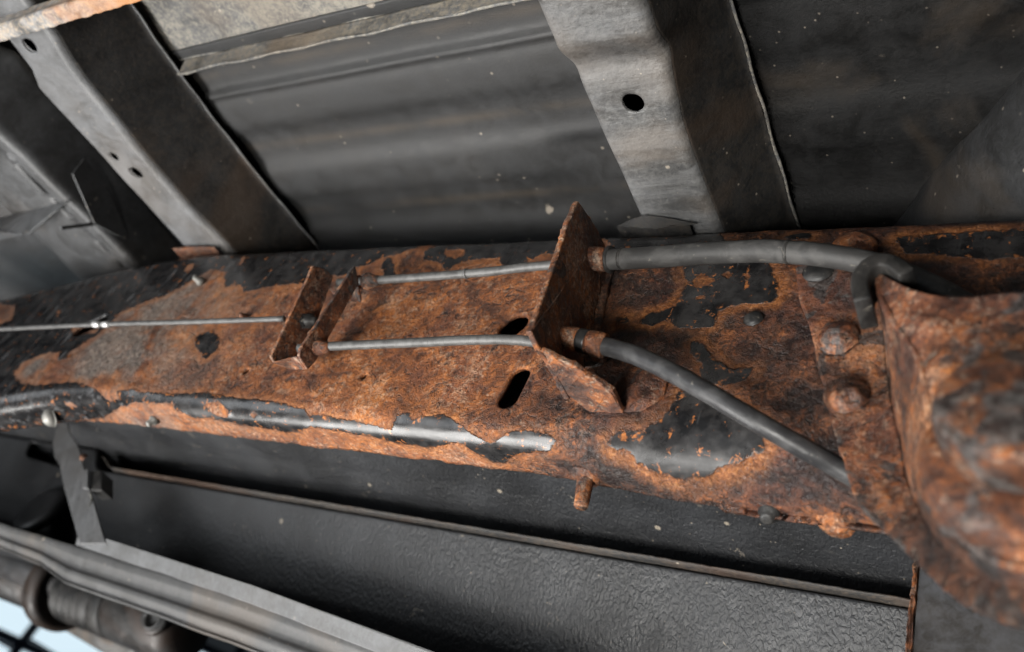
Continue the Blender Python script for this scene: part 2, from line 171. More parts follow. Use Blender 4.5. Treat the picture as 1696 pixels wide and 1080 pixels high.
def m_rail():
    s = N('rust_and_black_paint')
    x = s.axis(0)
    n22 = s.noise(22, 3)
    right = s.ss(s.ma('ADD', x, s.ma('MULTIPLY', n22, .16)), .06, .2)
    stain = s.ss(s.noise(46, 5, .72, .6), .60, .67)
    c, r, h = rust(s, s.ma('SUBTRACT', s.ma('MULTIPLY', right, 1.35), .25), s.ma('SUBTRACT', .36, s.ma('MULTIPLY', right, .30)))
    r = s.ma('SUBTRACT', r, s.ma('MULTIPLY', right, .22))
    # grey bare patches on the far end of the web
    n20 = s.noise(19, 4, .62, .7)
    grey = s.ma('MULTIPLY', s.ss(x, -.20, -.40), s.ss(n20, .40, .58))
    c = s.mix(s.ma('MULTIPLY', grey, .85), c, s.ramp(s.noise(240, 4, .7), (.35, (.05, .045, .042)), (.5, (.13, .11, .095)), (.65, (.26, .22, .18))))
    c = s.mix(s.ma('MULTIPLY', stain, s.ss(x, -.25, .0, .25, .85)), c, s.ramp(s.noise(200, 3), (.4, (.008, .007, .007)), (.65, (.035, .026, .022))))
    a = s.attr('paint')
    d = s.ma('ADD', s.ma('ADD', a, .0012), s.ma('MULTIPLY', s.ma('SUBTRACT', s.noise(95, 5, .7, .3), .47), .0085))
    p = s.ss(d, -.0007, .0007)
    rim = s.ma('MULTIPLY', s.ss(d, -.0032, -.0008), s.ss(s.noise(150, 3), .42, .6))
    halo = s.ss(d, -.009, -.0005)
    c = s.mix(s.ma('MULTIPLY', halo, s.ss(n20, .42, .62, .2, .8)), c, s.ramp(s.noise(330, 4, .72, 1.5), (.36, (.085, .028, .010)), (.48, (.215, .074, .021)), (.58, (.34, .130, .040)), (.68, (.47, .23, .09))))
    c = s.mix(s.ma('MULTIPLY', rim, .5), c, (.045, .020, .012))
    scr = s.ss(s.noise(1, 5, .7, .2, s.stretch((150, 150, 22), (0, .6, 0))), .54, .72)
    pc = s.mix(s.ma('MULTIPLY', scr, s.ss(x, -.2, -.4, .10, .6)), s.ramp(s.noise(70, 4, .65), (.4, (.006, .006, .0065)), (.62, (.024, .023, .023))), (.16, .16, .165))
    near = s.ma('MULTIPLY', s.ma('MAXIMUM', s.ma('SUBTRACT', .006, d), 0.), 11.)
    pc = s.mix(s.ss(s.ma('ADD', s.noise(150, 5, .74, .5), near), .61, .66), pc, s.ramp(s.noise(300, 3), (.4, (.075, .028, .012)), (.6, (.26, .095, .030))))
    c = s.mix(p, c, pc)
    pr = s.ss(n22, .35, .68, .18, .32)
    q = s.n.new('ShaderNodeMix'); s.lk(p, q.inputs[0]); s.lk(r, q.inputs[2]); s.lk(pr, q.inputs[3])
    hp = s.ma('ADD', s.ma('MULTIPLY', s.noise(1, 3, .6, .3, s.stretch((14, 40, 40))), .6), 1.05)
    k = s.n.new('ShaderNodeMix'); s.lk(p, k.inputs[0]); s.lk(h, k.inputs[2]); s.lk(hp, k.inputs[3])
    return s.done(c, q.outputs[0], s.bump(k.outputs[0], .0016, 1.), 0, .34)

def m_rust(name, dark=0., tan=.4, wet=0., black=0., bump=.0012, grey=(.06, .055, .052), edge=.015):
    s = N(name); c, r, h = rust(s, dark, tan, wet)
    if black:
        p = s.ss(s.noise(42, 4, .62, .8), .675 - .22 * black - edge, .675 - .22 * black + edge)
        c = s.mix(s.ma('MULTIPLY', p, .85), c, s.ramp(s.noise(200, 3), (.4, (.012, .011, .011)), (.65, grey)))
    return s.done(c, r, s.bump(h, bump, 1.), 0, .4)

def m_sheet(name, base=.05, dust=.5, dustcol=(.24, .235, .22), rough=(.38, .6), specks=.5, brown=.2, bump=.0004, grain=700, spk=95, stripes=None, flow=None, var=.3, bcol=(.115, .085, .058), spec=.4):
    """painted sheet steel under road dust"""
    s = N(name)
    n = s.noise(9, 4, .62, .5); k = s.noise(45, 5, .66, .7, s.stretch(flow) if flow else None); f = s.noise(230, 3, .75, .6)
    c = s.ramp(k, (.38, (base * (1 - var),) * 3), (.62, (base * (1 + var), base * (1.02 + var), base * (1.06 + var))))
    d = s.ss(s.ma('ADD', s.ma('MULTIPLY', n, .24), s.ma('ADD', s.ma('MULTIPLY', k, .22), s.ma('MULTIPLY', f, .54))), .40, .62)
    c = s.mix(s.ma('MULTIPLY', d, dust), c, dustcol)
    c = s.mix(s.ma('MULTIPLY', s.ss(s.noise(7, 4, .6, 1), .46, .64), brown), c, bcol)
    if stripes:   # brown silt that settled along the pressed grooves
        y = s.ma('FRACT', s.ma('DIVIDE', s.ma('ADD', s.axis(1), stripes[0]), stripes[1]))
        y = s.ma('ABSOLUTE', s.ma('SUBTRACT', y, .5))
        c = s.mix(s.ma('MULTIPLY', s.ss(s.ma('ADD', y, s.ma('MULTIPLY', s.ma('SUBTRACT', k, .5), .06)), .40, .52), s.ss(n, .35, .6, .0, .4)), c, (.06, .046, .032))
    v = s.vor(spk, out=None); v, rnd = v['Distance'], v['Color']
    sel = s.ss(rnd, .87, .90)
    sp = s.ma('MULTIPLY', s.ss(s.ma('ADD', v, s.ma('MULTIPLY', f, .35)), .40, .30), sel)
    v2 = s.vor(spk * 3.1, out=None); v2, rnd2 = v2['Distance'], v2['Color']
    sp2 = s.ma('MULTIPLY', s.ss(v2, .26, .12), s.ss(rnd2, .8, .95))
    sp = s.ma('MAXIMUM', sp, s.ma('MULTIPLY', sp2, .8))
    c = s.mix(s.ma('MULTIPLY', sp, specks), c, (.36, .31, .25))
    r = s.ss(s.ma('ADD', k, s.ma('MULTIPLY', d, .1)), .35, .7, *rough)
    h = s.ma('ADD', s.ma('MULTIPLY', s.noise(grain, 2), .5), s.ma('MULTIPLY', k, .6))
    return s.done(c, r, s.bump(h, bump), 0, spec)

def m_plastic():
    s = N('grained_black_plastic')
    big = s.noise(1, 2, .5, .5, s.stretch((400, 270, 270)))
    n = s.noise(30, 4, .65, .6); lo = s.noise(5, 2)
    c = s.ramp(s.noise(13, 4), (.4, (.010, .0105, .0115)), (.64, (.018, .019, .021)))
    v = s.vor(70, out=None); v, rnd = v['Distance'], v['Color']
    sp = s.ma('MULTIPLY', s.ss(s.ma('ADD', v, s.ma('MULTIPLY', n, .3)), .33, .25), s.ss(rnd, .80, .85))
    v2 = s.vor(260, out=None); sp2 = s.ma('MULTIPLY', s.ss(v2['Distance'], .25, .1), s.ss(v2['Color'], .82, .9))
    blot = s.ma('MULTIPLY', s.ss(s.noise(70, 6, .78, 1.4), .62, .66), s.ss(s.noise(12, 2), .57, .62))
    c = s.mix(s.ma('MAXIMUM', s.ma('MULTIPLY', sp2, .6), s.ma('MAXIMUM', s.ma('MULTIPLY', sp, .7), s.ma('MULTIPLY', blot, .7))), c, (.22, .19, .15))
    r = s.ss(n, .35, .68, .44, .56)
    h = s.ma('MULTIPLY', big, s.ss(s.axis(0), -.5, .05, .25, 1.))
    return s.done(c, r, s.bump(h, .0016, .8), 0, .35)

def m_rubber(name, base, dusty=.4, dcol=(.2, .195, .18), rough=(.45, .7), bump=.0003):
    s = N(name); n = s.noise(60, 6, .65, .6); f = s.noise(500, 4)
    c = s.mix(s.ma('MULTIPLY', s.ss(n, .42, .62), dusty), base, dcol)
    c = s.mix(s.ma('MULTIPLY', s.ss(s.noise(180, 4, .7, 1), .64, .69), .4), c, (.2, .18, .15))
    c = s.mix(s.ma('MULTIPLY', s.ss(s.noise(120, 6, .7), .36, .31), .7), c, (.01, .01, .01))
    return s.done(c, s.ss(n, .3, .7, *rough), s.bump(s.ma('ADD', n, s.ma('MULTIPLY', f, .4)), bump), 0, .3)

def m_wire():
    s = N('stranded_steel_wire')
    x = s.axis(0); z = s.axis(2)
    wv = s.n.new('ShaderNodeTexWave'); wv.bands_direction = 'X'; s.lk(s.stretch((1, 0, .9)), wv.inputs[0]); wv.inputs['Scale'].default_value = 210
    wv.inputs['Distortion'].default_value = .3
    c = s.ramp(s.noise(120, 6, .7), (.36, (.03, .029, .028)), (.6, (.07, .069, .067)))
    return s.done(c, .48, s.bump(wv.outputs['Fac'], .00012), 0)

def m_plain(name, col, rough=.5, metal=0., emit=0.):
    s = N(name); n = s.noise(70, 5, .65)
    c = s.mix(s.ss(n, .35, .68), tuple(v * .7 for v in col), tuple(min(1, v * 1.2) for v in col))
    if emit:
        s.b.inputs['Emission Color'].default_value = (*col, 1); s.b.inputs['Emission Strength'].default_value = emit
    return s.done(c, rough, s.bump(n, .0003), metal)

MR = m_rail()
M_GUIDE = m_rust('brown_rusted_plate', .1, .5, 0, .15)
M_EQ = m_rust('dark_rusted_plate', .25, .35, 0, .5)
M_HANG = m_rust('wet_rusted_casting', .35, .25, .5, .45, .0018)
M_HFRONT = m_rust('brown_scaled_casting', .0, .35, .1, .4, .0009, (.10, .092, .088), .05)
M_RIVET = m_rust('rusted_rivet', .6, .2, 1.15, .5, .0008)
M_PEG = m_rust('rusted_stud', .1, .35, .2)
M_WALL = m_sheet('shade_darkened_crossmember_side', .014, .4, (.042, .034, .026), (.55, .75), .5, .5, .0006, 400, 75, None, None, .2, (.045, .03, .02), spec=.15)  # darker than the channel: the side walls' shade is put into this colour
M_CROSS = m_sheet('dusty_grey_crossmember', .088, .26, (.19, .195, .205), (.4, .6), .8, .2, .0005, 420, 75, None, (.5, .5, 1), .22)
M_CROSS2 = m_sheet('dusty_brown_crossmember', .058, .30, (.15, .148, .142), (.4, .6), .5, .3, .0012, 220, 120, None, (.3, 1.4, 1), .3)
M_FLOOR = m_sheet('dark_painted_bed_floor', .018, .2, (.036, .036, .036), (.48, .6), .5, .02, .0003, 700, 50, (.130, .0765), None, .1, spec=.25)
M_FLOOR2 = m_sheet('shade_darkened_floor', .0065, .35, (.016, .0155, .015), (.55, .7), .3, .10, .0008, 400, 90, None, None, .25, spec=.1)  # near-black tone carries the shade right of the crossmember
M_SIDE = m_sheet('mud_spattered_panel', .06, .75, (.23, .21, .17), (.5, .75), .9, .3, .0008, 300, 60)
M_LIPFACE = m_sheet('brown_silted_lip', .07, .6, (.22, .185, .13), (.5, .75), .8, .6, .0008, 300, 60)
M_HEAD = m_sheet('grey_painted_header', .046, .28, (.10, .104, .108), (.42, .55), .6, .12, .0004, 500, 55, None, None, .18)
M_PAN = m_sheet('grey_skid_pan', .038, .3, (.08, .078, .074), (.5, .62), .7, .25, .0003, 700, 75, None, None, .15)
M_ARCH = m_sheet('black_wheel_arch_liner', .016, .3, (.036, .036, .038), (.42, .55), .5, .15, .0006, 400, 60, None, None, .2, spec=.25)
M_STRAP = m_sheet('grey_tank_strap', .085, .4, (.15, .155, .16), (.45, .6), .3, .05, .0002, 500, 80, None, None, .1)
M_PLATE = m_sheet('slate_grey_plate', .04, .5, (.075, .078, .088), (.4, .5), .25, .1, .0002, 500, 60)
M_BAR = m_sheet('pale_rusted_angle', .16, .75, (.46, .36, .25), (.6, .8), .3, .95, .0012, 260, 150, None, None, .6, (.36, .16, .06))
M_LIP = m_sheet('dirty_seam_edge', .025, .55, (.085, .066, .05), (.55, .7), .6, .5, .0006, 300, 150, None, (.15, 1, 1), .3, (.07, .034, .018), spec=.2)
M_TANK = m_plastic()
M_SHEATH = m_rubber('grey_dusty_rubber', (.026, .0255, .025), .5, (.075, .073, .07), (.5, .7))
M_SHEATH2 = m_rubber('black_worn_rubber', (.020, .020, .021), .35, (.075, .075, .075), (.36, .5))
M_DARK = m_rubber('black_rubber', (.014, .014, .014), .3, (.06, .055, .05), (.4, .6))
M_WIRE = m_wire()
M_ZINC = m_plain('dull_zinc', (.17, .165, .15), .5, .3)
M_SHAFT = m_sheet('dark_driveshaft_steel', .018, .3, (.05, .043, .036), (.4, .6), .3, .5, .0005, 300, 60, None, None, .3, (.045, .026, .017))
M_PIPE = m_sheet('stained_exhaust_pipe', .12, .5, (.22, .2, .17), (.3, .5), .3, .7, .0004, 300, 60, None, None, .3, (.14, .09, .055))
M_PANE = m_plain('daylit_window_pane', (.70, .86, .95), .4, 0, 1.0)
M_MULL = m_plain('dark_window_frame', (.03, .04, .07), .5)

# ------------------------------------------------------------------ mesh kit
def thing(name, label, cat, loc=(0, 0, 0), group=None):
    o = bpy.data.objects.new(name, None); COL.objects.link(o); o.location = loc; o.empty_display_size = .02
    o['label'] = label; o['category'] = cat
    if group: o['group'] = group
    return o
def tag(o, label, cat, group=None):
    o['label'] = label; o['category'] = cat
    if group: o['group'] = group
    return o
def world_loc(o):
    v = V3((0, 0, 0))
    while o is not None: v = v + V3(o.location); o = o.parent
    return v
def mk(name, verts, faces, mat, root=None, smooth=True, origin=None):
    off = world_loc(root) if root is not None else V3((0, 0, 0))
    org = V3(origin) if origin is not None else off
    me = bpy.data.meshes.new(name)
    me.from_pydata([tuple(V3(v) - org) for v in verts], [], faces); me.update()
    if smooth: me.polygons.foreach_set('use_smooth', [True] * len(me.polygons))
    me.materials.append(mat)
    o = bpy.data.objects.new(name, me); COL.objects.link(o)
    if root is not None: o.parent = root
    o.location = org - off
    return o
def fixn(o):
    bm = bmesh.new(); bm.from_mesh(o.data); bmesh.ops.recalc_face_normals(bm, faces=bm.faces); bm.to_mesh(o.data); bm.free(); return o
def bev(o, w=.0008, seg=2, ang=35):
    b = o.modifiers.new('bevel', 'BEVEL'); b.width = w; b.segments = seg; b.limit_method = 'ANGLE'; b.angle_limit = math.radians(ang)
    return o
def solid(o, t, off=-1):
    s = o.modifiers.new('thick', 'SOLIDIFY'); s.thickness = t; s.offset = off; return o
def crom(pts, n):
    P = [V3(p) for p in pts]; P = [P[0] * 2 - P[1]] + P + [P[-1] * 2 - P[-2]]; out = []
    for i in range(1, len(P) - 2):
        a, b, c, d = P[i - 1:i + 3]
        for k in range(n):
            t = k / n
            out.append(.5 * ((2 * b) + (c - a) * t + (2 * a - 5 * b + 4 * c - d) * t * t + (3 * b - a - 3 * c + d) * t ** 3))
    out.append(P[-2]); return out
def tube(name, pts, rad, mat, root=None, n=8, sides=20, cap=True, lump=0., spline=True):
    P = crom(pts, n) if spline else [V3(p) for p in pts]
    L = len(P); T = [(P[min(i + 1, L - 1)] - P[max(i - 1, 0)]).normalized() for i in range(L)]
    u = T[0].orthogonal().normalized(); Vv = []; F = []
    for i in range(L):
        u = (u - T[i] * u.dot(T[i])).normalized(); v = T[i].cross(u)
        r = rad(i / (L - 1)) if callable(rad) else rad
        for k in range(sides):
            a = 2 * math.pi * k / sides
            rr = r * (1 + lump * noise.noise(P[i] * 90 + V3((math.cos(a), math.sin(a), 0)) * .8)) if lump else r
            Vv.append(P[i] + (u * math.cos(a) + v * math.sin(a)) * rr)
    for i in range(L - 1):
        for k in range(sides):
            k2 = (k + 1) % sides; F.append((i * sides + k, i * sides + k2, (i + 1) * sides + k2, (i + 1) * sides + k))
    if cap: F += [tuple(range(sides - 1, -1, -1)), tuple((L - 1) * sides + k for k in range(sides))]
    return fixn(mk(name, Vv, F, mat, root))
def lathe(name, prof, origin, axis, mat, root=None, sides=32, lump=0., seed=0):
    """prof: (radius, height along axis)"""
    ax = V3(axis).normalized(); u = ax.orthogonal().normalized(); v = ax.cross(u); o = V3(origin); Vv = []; F = []
    for r, h in prof:
        for k in range(sides):
            a = 2 * math.pi * k / sides; p = o + ax * h + (u * math.cos(a) + v * math.sin(a)) * r
            if lump: p = p + ax * lump * noise.fractal(p * 130 + V3((seed, 0, 0)), 1, 2, 4) + (p - o) * lump * 40 * noise.noise(p * 60 + V3((0, seed, 0)))
            Vv.append(p)
    for i in range(len(prof) - 1):
        for k in range(sides):
            k2 = (k + 1) % sides; F.append((i * sides + k, i * sides + k2, (i + 1) * sides + k2, (i + 1) * sides + k))
    F += [tuple(range(sides)), tuple((len(prof) - 1) * sides + k for k in range(sides))]
    return fixn(mk(name, Vv, F, mat, root))
def dome(r, h, n=9, foot=0.):
    p = [(r * 1.04, foot)] if foot else []
    return p + [(max(.0003, r * math.cos(i / n * math.pi / 2)), foot + h * math.sin(i / n * math.pi / 2)) for i in range(n + 1)]
def outline(poly, step=.002, jit=.0004, seed=0):
    P = [V3(p) for p in poly]; out = []
    for a, b in zip(P, P[1:] + P[:1]):
        n = max(1, int((b - a).length / step))
        for k in range(n): out.append(a.lerp(b, k / n))
    return [p + noise.noise_vector(p * 160 + V3((seed, 0, 0))) * jit * 1.5 + noise.noise_vector(p * 520) * jit for p in out]
def plate(name, poly, off, mat, root=None, jit=.0004, bv=.0007, step=.002, seed=0):
    """flat polygon given a real thickness (off), with a slightly eaten outline"""
    P = outline(poly, step, jit, seed) if jit else [V3(p) for p in poly]
    n = len(P); off = V3(off); Vv = P + [p + off for p in P]
    F = [tuple(range(n)), tuple(range(2 * n - 1, n - 1, -1))] + [(i, (i + 1) % n, n + (i + 1) % n, n + i) for i in range(n)]
    return bev(fixn(mk(name, Vv, F, mat, root, smooth=False)), bv, 2, 50)
def box(name, lo, hi, mat, root=None, bv=.001):
    x0, y0, z0 = lo; x1, y1, z1 = hi
    Vv = [(x0, y0, z0), (x1, y0, z0), (x1, y1, z0), (x0, y1, z0), (x0, y0, z1), (x1, y0, z1), (x1, y1, z1), (x0, y1, z1)]
    return bev(fixn(mk(name, Vv, [(0, 3, 2, 1), (4, 5, 6, 7), (0, 1, 5, 4), (1, 2, 6, 5), (2, 3, 7, 6), (3, 0, 4, 7)], mat, root, False)), bv)
def capsule_d(u, v, h):
    (ax, ay), (bx, by), r = h
    dx, dy = bx - ax, by - ay; L = dx * dx + dy * dy
    t = np.clip(((u - ax) * dx + (v - ay) * dy) / L, 0, 1) if L > 0 else 0 * u
    cx, cy = ax + t * dx, ay + t * dy; d = np.hypot(u - cx, v - cy)
    return d - r, cx, cy, d, r
def sheet(name, us, vs, fn, mat, root=None, holes=(), attr=None, disp=None):
    """grid surface fn(u,v)->(x,y,z) with round or slotted holes cut out of it and their rims snapped true"""
    U, W = np.meshgrid(us, vs, indexing='ij'); nu, nv = U.shape
    I = np.arange(nu * nv).reshape(nu, nv)
    Q = np.stack([I[:-1, :-1], I[1:, :-1], I[1:, 1:], I[:-1, 1:]], -1)
    cu = (U[:-1, :-1] + U[1:, 1:]) / 2; cv = (W[:-1, :-1] + W[1:, 1:]) / 2
    keep = np.ones(cu.shape, bool)
    for h in holes:
        d = capsule_d(cu, cv, h)[0]; cut = d < 0; keep &= ~cut
        touch = np.zeros(U.shape, int)
        for a in (0, 1):
            for b in (0, 1): touch[a:nu - 1 + a, b:nv - 1 + b] += cut
        rim = (touch > 0) & (touch < 4)
        _, cx, cy, dd, r = capsule_d(U, W, h)
        k = r / np.maximum(dd, 1e-6)
        U = np.where(rim, cx + (U - cx) * k, U); W = np.where(rim, cy + (W - cy) * k, W)
    P = np.stack(fn(U, W), -1)
    if disp is not None: P = disp(P, U, W)
    o = mk(name, [tuple(p) for p in P.reshape(-1, 3)], [tuple(int(i) for i in q) for q in Q[keep]], mat, root)
    if attr is not None:
        a = o.data.attributes.new(attr[0], 'FLOAT', 'POINT'); a.data.foreach_set('value', attr[1](U, W).astype(np.float32).ravel())
    if holes:
        bm = bmesh.new(); bm.from_mesh(o.data); bmesh.ops.delete(bm, geom=[v for v in bm.verts if not v.link_faces], context='VERTS'); bm.to_mesh(o.data); bm.free()
    return o
def prof_fn(poly, soft):
    """profile polyline -> smoothed function of arc length, and its length"""
    P = np.array(poly, float); s = np.concatenate([[0], np.cumsum(np.hypot(*np.diff(P, axis=0).T))])
    t = np.linspace(0, s[-1], 800); A = np.stack([np.interp(t, s, P[:, k]) for k in (0, 1)])
    n = max(1, int(soft / s[-1] * 800)) | 1; ker = np.hanning(n + 2)[1:-1]; ker /= ker.sum(); pad = n // 2
    A = np.stack([np.convolve(np.concatenate([[2 * a[0] - a[i] for i in range(pad, 0, -1)], a, [2 * a[-1] - a[-1 - i] for i in range(1, pad + 1)]]), ker, 'valid') for a in A])
    return (lambda v: (np.interp(v, t, A[0]), np.interp(v, t, A[1]))), s[-1]
def wob(P, amp, freq, seed=0.):
    Q = P.reshape(-1, 3); out = np.array([noise.noise_vector(V3((p[0] * freq + seed, p[1] * freq, p[2] * freq))) for p in Q]) * amp
    return (Q + out).reshape(P.shape)
def col(k, i): return np.array([p[i] for p in D[k]])

# ------------------------------------------------------------------ truck bed above: floor, side panel, crossmembers
def build_bed():
    def zf(Y, X):
        c = np.cos(2 * np.pi * (Y + .052) / .0765); z = .166 + .0026 * np.tanh(1.6 * c)
        fade = sstep(X, -.045, -.01) * sstep(Y, -.035, -.02) * (1 - sstep(X, .12, .13))
        z = z * (1 - fade) + .1685 * fade
        bead = .0035 * np.exp(-((Y + .112) / .0035) ** 2)
        return z - bead - .004 * sstep(Y, .03, .06)
    for x0, x1, mat, lab in ((-.54, .125, M_FLOOR, 'dark grey ribbed bed floor sheet between the two crossmembers above the rail'), (.1275, .62, M_FLOOR2, 'scratched bed floor sheet, near-black from painted-in shade, at upper right of the right crossmember')):
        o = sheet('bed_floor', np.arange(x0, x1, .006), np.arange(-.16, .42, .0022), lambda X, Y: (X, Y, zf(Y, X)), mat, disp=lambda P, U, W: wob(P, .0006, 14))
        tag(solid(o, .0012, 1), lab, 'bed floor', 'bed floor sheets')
    r = thing('bed_side_panel', 'mud-splashed pale grey panel with a down-turned lip at the top edge', 'panel', (-.15, -.15, .16))
    f, L = prof_fn([(-.42, .150), (-.30, .158), (-.20, .165), (-.1525, .1655), (-.150, .1650)], .004)
    def fn(u, v): y, z = f(v); return (u, y, z)
    o = sheet('panel_sheet', np.arange(-.62, .62, .006), np.concatenate([np.linspace(0, L - .03, 40), np.linspace(L - .028, L, 24)]), fn, M_SIDE, r, disp=lambda P, U, W: wob(P, .0012, 25) * 1.0)
    solid(o, .001, 1)
    fl, Ll = prof_fn([(-.1500, .1650), (-.1490, .1630), (-.1455, .1505)], .002)
    o = sheet('lip_face', np.arange(-.345, .62, .005), np.linspace(0, Ll, 10), lambda u, v: (u, fl(v)[0], fl(v)[1]), M_LIPFACE, r, disp=lambda P, U, W: wob(P, .0009, 30)); solid(o, .001, 1)
    tube('lip_edge', [(x, -.1455 + .0006 * math.sin(x * 90), .1502 + .0006 * math.sin(x * 61)) for x in np.linspace(-.345, .06, 40)], .0011, M_SIDE, r, 2, 8, lump=.5)

def crossmember(root, left, right, y0, y1, flange, zb, mat, holes, wallL=.055, zstep=None):
    lx, ly = col(left, 0), col(left, 1); rx, ry = col(right, 0), col(right, 1)
    def fn(Y, v):
        a = np.interp(Y, ly, lx); b = np.interp(Y, ry, rx); z0 = zb + (zstep(Y) if zstep else 0 * Y); wd = b - a
        # v: 0..wallL left wall, then bottom (1 unit = nominal width), then right wall and flange
        s1 = wallL; s2 = s1 + .056; s3 = s2 + .084; s4 = s3 + .004
        x = np.where(v < s1, a, np.where(v < s2, a + wd * (v - s1) / .056, np.where(v < s3, b + (flange(Y) - .004 - b) * (v - s2) / .084, flange(Y) - .004 + (v - s3))))
        z = np.where(v < s1, .158 + (z0 - .158) * v / s1, np.where(v < s2, z0, np.where(v < s3, z0 + (.158 - z0) * (v - s2) / .084, .158)))
        return x, Y, z
    ker = np.array([-.0035, -.002, 0, .002, .0035])
    def soft(Y, v):
        q = [fn(Y, np.clip(v + k, 0, .199)) for k in ker]
        return tuple(sum(c) / len(ker) for c in zip(*q))
    vs = np.concatenate([np.arange(0, .199, .0016), [.199]])
    hl = []
    for (hx, hy), (ax, ay), rr in holes:
        g = lambda X, Y: (Y, .0 + wallL + .056 * (X - np.interp(Y, ly, lx)) / (np.interp(Y, ry, rx) - np.interp(Y, ly, lx)))
        hl.append((tuple(map(float, g(hx, hy))), tuple(map(float, g(ax, ay))), rr))
    s2 = wallL + .056
    o = sheet('channel', np.arange(y0, y1, .0016), np.concatenate([np.arange(0, s2 + .0045, .0016), [s2 + .0046]]), soft, mat, root, hl, disp=lambda P, U, W: wob(P, .0007, 30))
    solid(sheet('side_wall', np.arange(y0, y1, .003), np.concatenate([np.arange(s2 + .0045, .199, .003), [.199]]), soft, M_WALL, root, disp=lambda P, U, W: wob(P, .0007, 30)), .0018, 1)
    return solid(o, .0018, 1)

def build_crossmembers():
    r = thing('bed_crossmember', 'grey dusty hat-section crossmember with one round hole, right of the cable bracket', 'crossmember', (.085, 0, .1), 'crossmembers under the bed')
    h = D['cmR_hole'][0]
    step = lambda Y: -.011 * (1 - sstep(Y, -.142, -.122)) + .0015 * np.exp(-((Y + .118) / .006) ** 2)
    crossmember(r, 'cmR_left', 'cmR_right', -.30, .10, lambda Y: .1368 + 0 * Y, .1, M_CROSS2, [((h[0] - .0008, h[1]), (h[0] + .0012, h[1] + .0004), .0064)], zstep=step)
    lathe('hole_rim', [(.0068, 0), (.0078, .0006), (.0088, 0)], (h[0], h[1], .0997), (0, 0, -1), M_CROSS2, r, 32)
    tube('flange_edge', [(.1368 + .0005 * math.sin(y * 130), y, .1565) for y in np.linspace(-.3, .09, 40)], .0010, M_SIDE, r, 2, 8, lump=.6)
    p = thing('mount_pad', 'small dark lens-shaped pad between right crossmember and rail top', 'mount pad', (.066, 0, .093))
    q = D['pad']
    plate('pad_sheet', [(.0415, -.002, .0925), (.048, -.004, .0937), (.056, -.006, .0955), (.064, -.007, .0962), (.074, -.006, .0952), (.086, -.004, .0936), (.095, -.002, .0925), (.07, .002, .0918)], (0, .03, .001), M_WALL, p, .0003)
    r = thing('bed_crossmember', 'pale grey dusty crossmember with small holes at upper left, side face darkened for shade', 'crossmember', (-.41, 0, .1), 'crossmembers under the bed')
    fx, fy = col('cmL_flange', 0), col('cmL_flange', 1)
    H = D['cmL_holes']
    hs = [((a[0] - .0016, a[1]), (a[0] + .0016, a[1]), rr) for a, rr in zip(H, (.0062, .0042, .0058))]
    crossmember(r, 'cmL_left', 'cmL_right', -.36, .10, lambda Y: np.interp(Y, fy, fx), .1, M_CROSS, hs)
    tube('flange_edge', [(float(np.interp(y, fy, fx)) + .0006 * math.sin(y * 150), y, .1565) for y in np.linspace(-.34, .09, 40)], .0010, M_CROSS, r, 2, 8, lump=.6)
    for a, rr in zip(H, (.0062, .0042, .0058)):
        lathe('hole_rim', [(rr * 1.05, 0), (rr * 1.2, .0006), (rr * 1.4, 0)], (a[0], a[1], .0997), (0, 0, -1), M_CROSS, r, 28)
    p = thing('mount_pad', 'rusty flat pad under the left crossmember where it meets the rail', 'mount pad', (-.40, 0, .093))
    plate('pad_sheet', [(-.440, -.002, .0925), (-.425, -.002, .0935), (-.395, -.002, .0935), (-.378, -.001, .0925), (-.4, .0, .0920)], (0, .03, .0005), M_PEG, p)
    # rusty angle along the top left corner
    b = thing('angle_bar', 'pale rusty angle bar crossing the left crossmember in the top left corner', 'angle bar', (-.3, -.24, .09))
    P = [(-.2335, .0850), (-.2440, .0850), (-.2445, .1010), (-.2425, .1012), (-.2420, .0875), (-.2335, .0875)]
    f, L = prof_fn(P[:3], .0015)
    xs = np.arange(-.431, .62, .003); vs = np.linspace(0, L, 26)
    o = sheet('angle_section', xs, vs, lambda u, v: (u, f(v)[0], f(v)[1]), M_BAR, b, disp=lambda P_, U, W: wob(P_, .0007, 120)); solid(o, .0022, 1)
    lathe('bolt_ring', [(.0022, 0), (.0022, .0012), (.0042, .0016), (.0052, .0008), (.0052, -.0005)], (-.4165, -.2385, .0846), (0, 0, -1), M_ZINC, b, 24)

